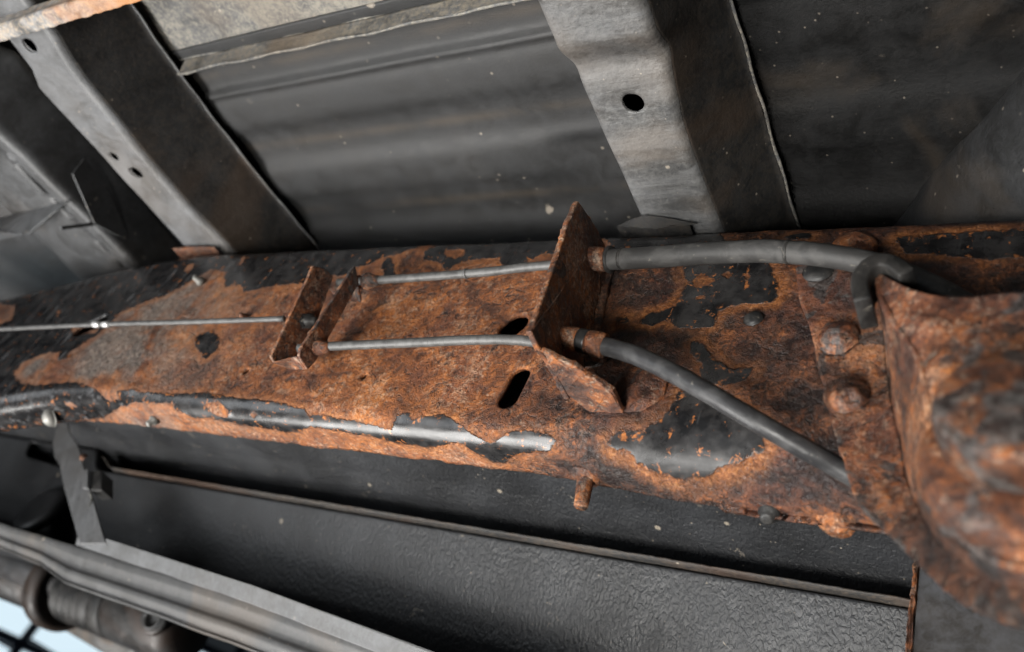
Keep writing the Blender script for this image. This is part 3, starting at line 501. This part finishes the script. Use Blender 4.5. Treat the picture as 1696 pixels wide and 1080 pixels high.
def build_header():
    r = thing('front_header', 'grey box header with black side face and folded gussets at far left', 'header panel', (-.55, -.05, .09))
    ly, lx = col('hdr_L', 1), col('hdr_L', 0); ty, tx = col('hdr_top', 1), col('hdr_top', 0)
    lx = np.minimum(lx, -.515)
    def fn(Y, v):
        a = np.interp(Y, ly, lx); t = np.interp(Y, ty, tx) + .002
        x = np.where(v < .3, a - .3 + v, np.where(v < .36, a + (t - a) * (v - .3) / .06, t - (v - .36)))
        z = np.where(v < .3, .09 + .10 * sstep(.3 - v, .1, .3), np.where(v < .36, .09 + (v - .3), .15))
        return x, Y, z
    ker = (-.006, -.003, 0, .003, .006)
    def soft(Y, v):
        q = [fn(Y, v + k) for k in ker]; return tuple(sum(c) / 5 for c in zip(*q))
    o = sheet('header_shell', np.arange(-.60, .12, .004), np.concatenate([np.arange(0, .28, .01), np.arange(.28, .385, .0025)]), soft, M_HEAD, r, disp=lambda P, U, W: wob(P, .0009, 22)); solid(o, .0015, 1)
    G = D['gusset']
    plate('gusset', G, (.0025, 0, 0), M_HEAD, r, 0, .0006)
    plate('gusset_lip', D['gusset_lip'], (.004, 0, 0), M_HEAD, r, 0, .0005)
    plate('folded_flap', D['pocket'], (0, .001, .0018), M_HEAD, r, .0003, .0004)
    plate('folded_flap', D['pocket2'], (0, .001, .0018), M_HEAD, r, .0003, .0004)
    lathe('hole_rim', [(.002, 0), (.004, .0012), (.006, 0)], (-.556, -.128, .0895), (0, 0, -1), M_CROSS, r, 20)
    c = thing('cab_floor_pan', 'smooth grey curved floor pan behind the rail at far left', 'floor pan', (-.75, .03, .12))
    def cf(u, v):
        z = .115 + .035 * sstep(v, -.02, .12) - .012 * np.exp(-((u + .62 + .6 * (v - .03)) / .02) ** 2) + .01 * sstep(u, -.56, -.53)
        return u, v, z
    o = sheet('pan_sheet', np.arange(-1.5, -.548, .006), np.arange(-.06, .4, .006), cf, M_HEAD, c); solid(o, .0015, 1)

def build_arch():
    r = thing('wheel_arch_liner', 'dark rounded wheel arch liner slanting across the upper right corner', 'arch liner', (.3, 0, .12))
    E = [V3(p) for p in D['arch']]; d = (E[-1] - E[0]).normalized(); E = [E[0] - d * .06] + E + [E[-1] + d * .2]
    nrm = V3((-d.y, d.x, 0)); nrm = nrm if nrm.x > 0 else -nrm; rows = []
    for p in E:
        rows.append([p + nrm * (.10 * (1 - math.cos(a))) + V3((0, 0, .02 - .085 * math.sin(a))) for a in np.linspace(-.25, 1.55, 26)] + [p + nrm * .25 + V3((0, 0, -.06))])
    n = len(rows[0]); F = [(i * n + k, (i + 1) * n + k, (i + 1) * n + k + 1, i * n + k + 1) for i in range(len(rows) - 1) for k in range(n - 1)]
    o = fixn(mk('liner_shell', [p for q in rows for p in q], F, M_ARCH, r)); solid(o, .0015, 0)

# ------------------------------------------------------------------ frame rail
def rail_dz(x):
    u=np.clip(-.37-x,0,None); return -np.where(u<.12,u*u*1.0,.0144+(u-.12)*.24)
def rail_yz(x,w):
    """outer surface of the rail: x along it, w 0..5 round the profile (top flange, corner, web, corner, bottom flange)"""
    dz=rail_dz(x); b=sstep(x,.03,.16)
    zt=.092+dz; zb=-.088+dz-.004*b; rt=.016; rb=.015+.022*b; ye=.033+0*x
    a1=(np.clip(w,1,2)-1)*np.pi/2; a2=(np.clip(w,3,4)-3)*np.pi/2
    y=np.where(w<1,.06+(rt-.06)*w, np.where(w<2,rt*(1-np.sin(a1)), np.where(w<3,0*x, np.where(w<4,rb*(1-np.cos(a2)), rb+(ye-rb+.004*b)*(w-4)))))
    z=np.where(w<1,zt,np.where(w<2,zt-rt+rt*np.cos(a1),np.where(w<3,(zt-rt)+(zb+rb-zt+rt)*(w-2),np.where(w<4,zb+rb-rb*np.sin(a2),zb))))
    return y,z
TL=np.cumsum([0,.044,.025,.145,.032,.012])
def w2t(w): return np.interp(w,[0,1,2,3,4,5],TL)

def sdf(polys, x, t):
    best = np.full(x.shape, -1.)
    for q in polys:
        P = np.array(q); d = np.full(x.shape, 9.); inside = np.zeros(x.shape, bool)
        for (ax, ay), (bx, by) in zip(P, np.roll(P, -1, 0)):
            ex, ey = bx - ax, by - ay; L = ex * ex + ey * ey + 1e-12
            k = np.clip(((x - ax) * ex + (t - ay) * ey) / L, 0, 1)
            d = np.minimum(d, np.hypot(x - ax - k * ex, t - ay - k * ey))
            c = ((ay > t) != (by > t)) & (x < ex * (t - ay) / (ey if abs(ey) > 1e-12 else 1e-12) + ax); inside ^= c
        best = np.maximum(best, np.where(inside, d, -d))
    return best
def build_rail():
    r = thing('frame_rail', 'long rusty truck frame rail with flaking black paint and punched holes', 'frame rail', (-.1, .03, -.09))
    tw = lambda t: np.interp(t, TL, [0, 1, 2, 3, 4, 5])
    def fn(u, t): y, z = rail_yz(u, tw(t)); return u, y, z
    xs = np.arange(-.86, .46, .002); ts = np.concatenate([np.linspace(0, .04, 9), np.arange(.042, TL[-1], .0018), [TL[-1]]])
    Hs = D['holes']
    holes = [(Hs[0], Hs[1], .0068), ((Hs[2][0] + .004, Hs[2][1]), (Hs[3][0] - .004, Hs[3][1]), .0092), ((Hs[4][0] - .008, Hs[4][1] + .004), (Hs[4][0] + .008, Hs[4][1] - .004), .0085), (Hs[5], Hs[5], .0031), (Hs[6], Hs[6], .0026)]
    holes = [tuple(tuple(map(float, a)) if isinstance(a, (tuple, list)) else a for a in h) for h in holes]
    def paint(u, t):
        a = np.maximum(sdf(D['paint'], u, t), -.03); b = sdf(D['rustspots'], u, t)
        return np.clip(np.minimum(a, -b), -.03, .03)
    def disp(P, U, W):
        a = paint(U, W); k = sstep(a, .002, -.003)
        n = np.array([noise.fractal(V3((p[0] * 70, p[1] * 70, p[2] * 70)), .8, 2.1, 5) for p in P.reshape(-1, 3)]).reshape(U.shape)
        big = np.array([noise.noise(V3((p[0] * 16, p[1] * 16, p[2] * 16 + 5))) for p in P.reshape(-1, 3)]).reshape(U.shape)
        Pu = np.gradient(P, axis=0); Pv = np.gradient(P, axis=1); nn = np.cross(Pu, Pv); nn /= np.linalg.norm(nn, axis=-1, keepdims=True) + 1e-12
        if nn[len(nn) // 2, nn.shape[1] // 2, 1] > 0: nn = -nn
        rag = sstep(W, TL[-1] - .004, TL[-1]) * n * .0015
        P = P + nn * (k * (n * .00045 + .00012) + big * .0006)[..., None]; P[..., 1] += rag
        return P
    o = sheet('rail_skin', xs, ts, fn, MR, r, holes, ('paint', paint), disp)
    # outward normals, then a real sheet thickness
    bm = bmesh.new(); bm.from_mesh(o.data); bm.normal_update()
    av = sum((f.normal.y for f in bm.faces)) 
    if av > 0: bmesh.ops.reverse_faces(bm, faces=bm.faces)
    bm.to_mesh(o.data); bm.free()
    solid(o, .0035, -1)
    bx = np.arange(-.86, .46, .02); dzv = rail_dz(bx)
    vv = [(float(x), .060, float(.0885 + d)) for x, d in zip(bx, dzv)] + [(float(x), .034, float(-.086 + d)) for x, d in zip(bx, dzv)]; n = len(bx)
    mk('inner_plate', vv, [(i, i + 1, n + i + 1, n + i) for i in range(n - 1)], M_EQ, r)
    W = D['webpts']; B = D['botpts']
    def onweb(p, off=0.): return (p[0], off, p[2])
    # torn bolts, plugs and studs still fixed in the rail
    lathe('bolt', [(.004, 0), (.0042, .003), (.003, .0045), (.0026, .009), (.0015, .0098)], onweb(W[0]), (-.15, -1, -.2), M_ZINC, r, 14, .0004)
    lathe('clip', [(.0045, 0), (.0042, .002), (.002, .0035), (.0018, .0055)], onweb(W[1]), (0, -1, 0), M_PEG, r, 10, .0008, 3)
    lathe('plug', dome(.0055, .003, 6, .001), onweb(W[3], -.0005), (0, -1, 0), M_DARK, r, 20, .0007, 5)
    lathe('weld_bead', dome(.017, .006, 8), (W[6][0] + .004, 0, W[6][2] + .003), (0, -1, 0), M_HANG, r, 28, .0016, 8)
    lathe('bolt_head', dome(.013, .008, 8), (W[5][0] - .004, -.001, W[5][2] - .004), (0, -1, 0), M_PEG, r, 24, .0014, 2)
    for p, rr, hh, mat in ((B[0], .0028, .008, M_ZINC), (B[2], .0038, .006, M_DARK), (B[3], .0065, .0035, M_PEG)):
        y, z = rail_yz(np.float64(p[0]), np.float64(4.35)); 
        lathe('bolt', [(rr * 1.5, -.001), (rr * 1.5, hh * .3), (rr, hh * .35), (rr * .95, hh * .9), (rr * .6, hh)], (p[0], float(y), float(z)), (0, -.35, -1), mat, r, 12, .0005, 4)
    y, z = rail_yz(np.float64(.081), np.float64(4.5))
    st = tube('stud', [(.0800, float(y), float(z) + .002), (.0815, float(y) + .001, float(z) - .008), (.0835, float(y) + .002, float(z) - .0185)], lambda t: .0052 - .0012 * t, M_PEG, r, 5, 16, True, .22)
    lathe('stud_weld', dome(.0095, .003, 6), (.0795, float(y), float(z) + .0005), (0, 0, -1), M_PEG, st, 20, .0012, 6)
    bx_, bt_ = D['bolt_left'][0]; y, z = rail_yz(np.float64(bx_), tw(np.float64(bt_)))
    lathe('bolt_head', dome(.0085, .008, 8, .002), (bx_, float(y), float(z)), (-.2, -.7, -1), M_ZINC, r, 20, .0006, 1)
    return r

# ------------------------------------------------------------------ parking-brake cables and their brackets
def build_cables():
    e = thing('cable_equalizer', 'dark rusty double-plate bracket joining the thin cable to two wires', 'bracket', (-.138, -.03, -.03))
    A, B = D['eqA'], D['eqB']
    plate('plate', A, (.0028, 0, 0), M_EQ, e, .0002, .0007, .002, 1)
    plate('plate', B, (.0028, 0, 0), M_EQ, e, .0002, .0007, .002, 2)
    plate('bridge', [A[2], A[3], B[3], B[2]], (0, .0015, .0024), M_GUIDE, e, .0003, .0005)
    plate('bridge', [(A[6][0], A[6][1] + .012, A[6][2] - .004), (A[5][0], A[5][1] + .016, A[5][2] - .004), (B[5][0], B[5][1] + .012, B[5][2] - .004), (B[6][0], B[6][1] + .012, B[6][2] - .004)], (0, .001, -.0024), M_EQ, e, .0003, .0005)
    lathe('nut', [(.006, 0), (.006, .006), (.0035, .007), (.0035, .011)], (-.152, -.0275, -.0242), (1, 0, 0), M_DARK, e, 6)
    lathe('cable_stop', dome(.0048, .005, 6, .003), (-.1225, -.030, -.0515), (-1, 0, 0), M_ZINC, e, 16)
    lathe('cable_stop', dome(.0048, .005, 6, .003), (-.1225, -.028, .0142), (-1, 0, 0), M_PEG, e, 16)
    lathe('ferrule', [(.0052, 0), (.0058, .003), (.0048, .006), (.0034, .012)], (-.1195, -.030, -.0508), (1, 0, .06), M_EQ, e, 16)
    lathe('ferrule', [(.0058, 0), (.0062, .003), (.005, .006), (.0034, .013)], (-.1195, -.028, .0148), (1, 0, .05), M_EQ, e, 16)
    c = thing('front_cable', 'thin grey steel cable running from the left edge to the equalizer bracket', 'cable', D['cable_left'][-1])
    P = [V3(p) for p in D['cable_left']]; P = [P[0] + (P[0] - P[1]) * 6] + P
    tube('wire', P, .0021, M_WIRE, c, 16, 12)
    for t in (.0, .010): tube('crimp', [(-.396 + t * 1.3, -.03, -.0345 + t * .03), (-.388 + t * 1.3, -.03, -.0341 + t * .03)], .0026, m_crimp, c, 2, 12)
    c = thing('brake_cable', 'upper cable with thick dusty grey sheath passing over the riveted hanger', 'cable', D['wire_up'][-1])
    tube('wire', D['wire_up'], .0030, M_WIRE, c, 10, 14, lump=.06)
    tube('crimp', [(-.034, -.028, .0204), (-.032, -.028, .0206)], .0034, M_WIRE, c, 2, 14)
    sh = tube('sheath', D['sheath_up'], lambda t: .0067 - .0004 * t + (.0006 if t < .1 else 0), M_SHEATH, c, 14, 24, True, .05)
    S = D['sheath_up']
    tube('collar', [(.0495, -.024, .0368), (.0640, -.022, .0371)], .0078, M_GUIDE, c, 4, 24, True, .06)
    tube('collar', [(.0655, -.022, .0370), (.0670, -.022, .0370)], .0086, M_DARK, c, 2, 24)
    for x in (.0745, .1785): 
        q = min(crom(S, 14), key=lambda p: abs(p.x - x)); tube('split_ring', [q - V3((.0009, 0, 0)), q + V3((.0009, 0, -.0001))], .0069, M_DARK, sh, 1, 24)
    c = thing('brake_cable', 'lower cable with black sheath slanting down to the right behind the hanger', 'cable', D['wire_lo'][-1])
    tube('wire', D['wire_lo'], .0031, M_WIRE, c, 10, 14, lump=.06)
    tube('sheath', D['sheath_lo'][1:], lambda t: .0053 - .0003 * t, M_SHEATH2, c, 14, 24, True, .04)
    q = D['sheath_lo']
    tube('collar', [(.0665, -.030, -.0365), (.0775, -.0285, -.0368)], .0074, M_GUIDE, c, 4, 22, True, .1)
    tube('collar', [(.0775, -.0285, -.0368), (.0835, -.0275, -.0374)], .0070, M_DARK, c, 4, 22, True, .1)
    tube('collar', [(.0835, -.0275, -.0374), (.0935, -.026, -.0386)], .0071, M_PEG, c, 4, 22, True, .1)
    g = thing('cable_guide_bracket', 'brown rusty upright cable bracket with bent lower flange on the rail', 'bracket', (.062, -.02, -.01))
    G = [V3(p) for p in D['guide']]
    for i in (8, 9, 10): G[i].y = .004
    plate('upright_plate', G, (-.0036, 0, -.0006), M_GUIDE, g, .00025, .0009, .0018, 3)
    F = [V3(p) for p in D['guide_flange']]
    plate('bent_flange', F, (0, 0, .0034), M_GUIDE, g, .0004, .0008, .0018, 5)
    bk = [g_ for g_ in (G[11], G[10], G[9], G[8])]
    tube('weld_bead', [V3((q.x + .001, -.0015, q.z)) for q in bk], .0032, M_HANG, g, 10, 12, True, .5)
    lathe('weld', dome(.012, .004, 7), (.070, -.001, -.022), (0, -1, 0), M_HANG, g, 20, .0014, 9)

# ------------------------------------------------------------------ spring hanger at the right
def build_hanger():
    r = thing('spring_hanger', 'heavy rusty spring hanger with two domed rivets in right foreground', 'spring hanger', (.25, -.01, -.06))
    def loft(name, curves, mat, nu=8, nv=6, amp=.0009):
        rows = [crom(D[c] if isinstance(c, str) else c, nu) for c in curves]
        cols = [crom([rw[i] for rw in rows], nv) for i in range(len(rows[0]))]
        n = len(cols[0]); Vv = []
        for cc in cols:
            for p in cc: Vv.append(p + noise.noise_vector(p * 45) * amp + noise.noise_vector(p * 170) * amp * .5)
        F = [(i * n + k, (i + 1) * n + k, (i + 1) * n + k + 1, i * n + k + 1) for i in range(len(cols) - 1) for k in range(n - 1)]
        o = fixn(mk(name, Vv, F, mat, r))
        bm = bmesh.new(); bm.from_mesh(o.data)
        if sum(f.normal.y for f in bm.faces) > 0: bmesh.ops.reverse_faces(bm, faces=bm.faces)
        bm.to_mesh(o.data); bm.free()
        return solid(o, .004, -1)
    A = [V3(p) for p in D['hgA']]; B = [V3(p) for p in D['hgB']]
    mid = [a.lerp(b, .5) for a, b in zip(A, B)]
    loft('rail_flange', [A, mid, B], M_HANG, 10, 10)
    loft('side_wall', ['hgB', [b.lerp(V3(c), .5) + V3((-.002, 0, 0)) for b, c in zip(B, D['hgC'])], 'hgC'], M_HANG, 10, 8)
    E1 = [V3(p) + V3((.035, .012, 0)) for p in D['hgD']]; E2 = [V3(p) + V3((.048, .055, 0)) for p in D['hgD']]
    loft('front_face', ['hgC', 'hgM', 'hgN', 'hgD', E1, E2], M_HFRONT, 8, 8, .0012)
    tube('front_rim', [V3(p) + V3((.001, .001, 0)) for p in D['hgC']], .0022, M_HFRONT, r, 8, 12, True, .2)
    c = V3(D['hg_cup'][0])
    lathe('bushing_cup', [(.0365, .014), (.0362, .003), (.0350, -.001), (.0320, -.0035), (.0250, -.0050), (.012, -.0056), (.001, -.0056)], c, (.05, 1, -.10), M_HFRONT, r, 56, .0006, 3)
    lathe('bushing_cap', [(.0285, .016), (.0290, .0030), (.0286, .0006), (.0270, -.0006), (.0180, -.0020), (.009, -.0026), (.001, -.0026)], V3(D['hg_disc'][0]) + V3((.001, .002, 0)), (.08, 1, -.20), M_BUSH, r, 56, .0005, 4)
    for i, p in enumerate(D['rivets'][:2]):
        lathe('rivet', dome(.0104, .0075, 10, .0015), V3(p) + V3((0, .001, 0)), (0, -1, 0), M_RIVET, r, 40, .0017, 3 + 5 * i)
    lathe('plug', dome(.008, .003, 6, .001), V3(D['rivets'][2]) + V3((0, .001, .0)), (0, -1, 0), M_DARK, r, 20, .0009, 7)
    h = thing('edge_clip', 'black curved clip hooked over the top corner of the hanger', 'clip', (.2383, -.055, -.02))
    P = crom(D['hook'], 6); Vv = []; F = []; nP = len(P)
    for i, p in enumerate(P):
        t = (P[min(i + 1, nP - 1)] - P[max(i - 1, 0)]).normalized(); nr = t.cross(V3((0, 1, 0))).normalized()
        for a, b in ((.0040, -.004), (-.0040, -.004), (-.0040, .016), (.0040, .016)):
            Vv.append(p + nr * a + V3((0, b, 0)))
    for i in range(nP - 1):
        for k in range(4): k2 = (k + 1) % 4; F.append((i * 4 + k, i * 4 + k2, i * 4 + 4 + k2, i * 4 + 4 + k))
    F += [(0, 1, 2, 3), tuple(4 * nP - 4 + k for k in range(4))]
    bev(fixn(mk('clip_strip', Vv, F, M_CLIP, h, True)), .0012, 2, 40)

# ------------------------------------------------------------------ fuel tank, strap, pan, driveshaft below
def build_lower():
    t = thing('fuel_tank', 'black textured plastic fuel tank with a dirty seam below the rail', 'fuel tank', (-.15, .25, -.06))
    f1, L1 = prof_fn([(.05, -.030), (.12, -.027), (.155, -.029), (.182, -.034), (.202, -.044), (.206, -.058)], .012)
    o = sheet('upper_shell', np.arange(-.95, .30, .006), np.linspace(0, L1, 50), lambda u, v: (u, f1(v)[0], f1(v)[1]), M_TANK, t); solid(o, .003, 1)
    f2, L2 = prof_fn([(.206, -.0550), (.177, -.0575), (.188, -.076), (.203, -.100), (.219, -.123), (.240, -.140), (.26, -.147)], .008)
    H = D['slot']
    hole = [((-.750, .034), (-.668, .037), .0085)]
    o = sheet('lower_shell', np.arange(-1.1, .30, .003), np.linspace(0, L2, 90), lambda u, v: (u, f2(v)[0] - .004 * sstep(u, -.59, -.62) * (1 - sstep(v, .12, .2)), f2(v)[1] + .024 * sstep(u, -.60, -.63) * (1 - sstep(v, .02, .07))), M_TANK, t, hole); solid(o, .003, 1)
    f3, L3 = prof_fn([(.206, -.0562), (.170, -.0558), (.1685, -.0552), (.170, -.0546), (.206, -.0542)], .001)
    sheet('seam_lip', np.arange(-.60, .30, .003), np.linspace(0, L3, 16), lambda u, v: (u, f3(v)[0], f3(v)[1] + .010 * sstep(u, -.575, -.60)), M_LIP, t, disp=lambda P, U, W: wob(P, .0005, 180))
    lathe('round_boss', [(.032, .004), (.0315, -.004), (.029, -.007), (.02, -.008), (.001, -.0082)], (-.655, .186, -.114), (.1, 1, -.15), M_TANK, t, 40)
    p = thing('fuel_pipe', 'grey pipe glimpsed through the slot in the tank at left', 'pipe', (-.7, .2, -.06))
    tube('pipe_run', [(-.95, .215, -.052), (-.72, .20, -.0585), (-.60, .20, -.064)], .0075, M_PAN, p, 4, 16)
    s = thing('tank_strap', 'grey metal tank strap with a black block, hanging below the rail at left', 'strap', (-.55, .13, -.09))
    Lp, Rp = D['strap_l'], D['strap_r']
    plate('strap_band', [V3(q) for q in Lp] + [V3(q) for q in reversed(Rp)], (0, .0025, 0), M_STRAP, s, .0002, .0006, .004)
    K = [V3(q) for q in D['strap_block']]
    cb = plate('clamp_block', K, (.002, .016, 0), M_DARK, s, 0, .001)
    plate('clamp_tab', [K[0] + V3((-.008, -.003, -.002)), K[0] + V3((0, -.003, 0)), K[3] + V3((0, -.003, 0)), K[3] + V3((-.009, -.003, 0))], (0, .003, 0), M_STRAP, cb, 0, .0005)
    tube('wire_clip', [K[3] + V3((.0, .002, -.002)), K[3] + V3((.010, .002, -.008)), K[3] + V3((.016, .004, -.022)), K[3] + V3((.030, .008, -.040))], .0012, M_ZINC, s, 6, 8)
    lathe('strap_bolt', dome(.004, .004, 5, .002), (-.548, .127, -.0745), (0, -1, 0), M_PEG, s, 12)
    # skid pan
    pn = thing('skid_pan', 'long grey ribbed metal pan along the bottom left below the tank', 'skid pan', (-.4, .17, -.16))
    tx, tz = col('pan_top', 0), col('pan_top', 2); bx, bz = col('pan_bot', 0), col('pan_bot', 2)
    prof = np.array([(0, .170), (0, .163), (.12, .160), (.26, .1595), (.36, .164), (.46, .167), (.56, .166), (.66, .1605), (.76, .160), (.86, .1655), (.94, .167), (.985, .163), (1., .163), (1.01, .168), (1.01, .176)])
    s_ = np.linspace(0, 1, len(prof)); vs = np.linspace(0, 1, 90)
    pv = np.interp(vs, s_, prof[:, 0]); py = np.interp(vs, s_, prof[:, 1])
    ker = np.hanning(9)[1:-1]; ker /= ker.sum(); py = np.convolve(np.pad(py, 3, 'edge'), ker, 'valid'); py = .163 + (py - .163) * .42
    def pf(u, v):
        a = np.interp(u, tx, tz); b = np.interp(u, bx, bz); k = np.interp(v, vs, pv); return u, np.interp(v, vs, py) + .012 * k - .002, a + (b - a) * k
    o = sheet('pan_side', np.arange(-1.0, .06, .006), vs, pf, M_PAN, pn, disp=lambda P, U, W: wob(P, .0006, 25)); solid(o, .0015, 1)
    Q = [V3(q) for q in D['pan_sheet']]; dn = V3((0, .006, -.0125))
    plate('pan_flange', Q + [q + dn for q in reversed(Q)], (0, .0015, 0), M_STRAP, pn, 0, .0004, .004)
    ux = np.arange(-1.0, .06, .02)
    zb_ = np.interp(ux, bx, bz)
    vv = [(float(x), .174, float(z) + .001) for x, z in zip(ux, zb_)] + [(float(x), .236, float(z) + .034) for x, z in zip(ux, zb_)]; n_ = len(ux)
    solid(mk('pan_light_blocker', vv, [(i, i + 1, n_ + i + 1, n_ + i) for i in range(n_ - 1)], M_PAN, pn), .0015, 1)  # unseen sheet added behind the pan to keep light from below off the tank
    # driveshaft
    d = thing('driveshaft', 'dark driveshaft with ribbed rubber boot and round joint cap, bottom left corner', 'driveshaft', (-.7, .4, -.126))
    c0, c1 = V3((-1.30, .4, -.110)), V3((-.46, .4, -.134)); ax = (c1 - c0).normalized()
    at_ = lambda x: c0 + ax * ((x - c0.x) / ax.x)
    tube('shaft_tube', [c0, at_(-.86)], .040, M_SHAFT, d, 2, 32)
    lathe('collar', [(.030, 0), (.050, .001), (.054, .006), (.054, .022), (.050, .028), (.044, .030), (.040, .022), (.02, .02)], at_(-.875), ax, M_SHAFT, d, 40)
    pr = [(.02, 0)]
    for i in range(5): pr += [(.022, .006 + i * .0165), (.0375, .0105 + i * .0165), (.038, .0145 + i * .0165), (.022, .0195 + i * .0165)]
    pr += [(.037, .094), (.0385, .098), (.0385, .118), (.036, .122), (.02, .122)]
    lathe('rubber_boot', pr, at_(-.845), ax, M_DARK, d, 40)
    lathe('yoke_barrel', [(.02, 0), (.0365, .0), (.0385, .004), (.0385, .11), (.034, .125), (.02, .13)], at_(-.722), ax, M_SHAFT, d, 40)
    cp = at_(-.612) + V3((.0, -.036, -.006)); n = V3((.25, -1, -.25)).normalized()
    jc = lathe('joint_cap', [(.001, .004), (.009, .004), (.0095, .0065), (.0175, .0065), (.0185, .004), (.0185, -.01)], cp, n, M_SHAFT, d, 32)
    u = n.orthogonal().normalized(); v = n.cross(u)
    tube('snap_ring', [cp + n * .0068 + (u * math.cos(a) + v * math.sin(a)) * (.0135 - .0045 * math.sin(a / 2)) for a in np.linspace(.3, 5.6, 16)], .0012, M_STRAP, jc, 3, 8)
    e = thing('exhaust_pipe', 'stained brown exhaust pipe running behind the driveshaft at bottom left', 'pipe', (-.95, .5, -.11))
    P = [V3(q) for q in D['pipe']]; tube('pipe_run', [P[0] * 2 - P[1]] + P, .030, M_PIPE, e, 6, 28)
    e = thing('cross_tube', 'dark grey tube above the driveshaft at the left edge', 'tube', D['ctube'][1])
    tube('tube_run', D['ctube'], .022, M_PLATE, e, 5, 24)
    # plate at the right end of the tank
    q = D['endplate']
    pl = thing('shield_plate', 'slate grey upright plate with rusty edge beside the hanger, bottom right', 'plate', (.26, .12, -.1))
    plate('plate_face', [(q[0][0] + .0010, .12, -.02), (q[1][0] + .0018, .12, -.1455), (.36, .12, -.1455), (.36, .12, -.02)], (0, .003, 0), M_PLATE, pl, 0, .0006)
    plate('rusty_edge', [(q[0][0] - .0020, .1185, -.02), (q[1][0] - .0016, .1185, -.146), (q[1][0] + .0014, .1185, -.146), (q[0][0] + .0006, .1185, -.02)], (0, .06, 0), M_PEG, pl, .0005, .0006, .003)

def build_window():
    r = thing('garage_window', 'bright blue-white window with dark bars, far behind in bottom left corner', 'window', (-3.7, 2.2, 0))
    n = V3((.85, -.53, 0)).normalized(); u = V3((.53, .85, 0)).normalized(); c = V3((-3.75, 2.25, -.12)); k = 0
    for i in range(-2, 2):
        for j in range(-1, 2):
            a = c + u * (i * .42) + V3((0, 0, j * .30 + .05 * i))
            plate('pane', [a, a + u * .39, a + u * .39 + V3((0, 0, .27)), a + V3((0, 0, .27))], n * -.01, M_PANE, r, 0, .001)
    for j in range(-1, 3): 
        a = c + u * -.88 + V3((0, 0, j * .30 - .03 - .1)); b = c + u * .86 + V3((0, 0, j * .30 - .03 + .08))
        tube('frame_bar', [a + n * .02, b + n * .02], .022, M_MULL, r, 2, 8)
    for i in range(-2, 3):
        a = c + u * (i * .42 - .015)
        tube('frame_bar', [a + V3((0, 0, -.5)) + n * .02, a + V3((0, 0, .75)) + n * .02], .022, M_MULL, r, 2, 8)

M_CLIP = m_rubber('grey_edged_black_clip', (.006, .006, .006), .25, (.06, .055, .05))
m_crimp = m_plain('bright_tin', (.75, .75, .74), .35, .6)
M_BUSH = m_rust('grey_worn_bushing', .1, .5, .1, .7, .0008, (.10, .096, .092), .05)
build_bed(); build_crossmembers(); build_header(); build_arch()
build_rail(); build_cables(); build_hanger(); build_lower(); build_window()
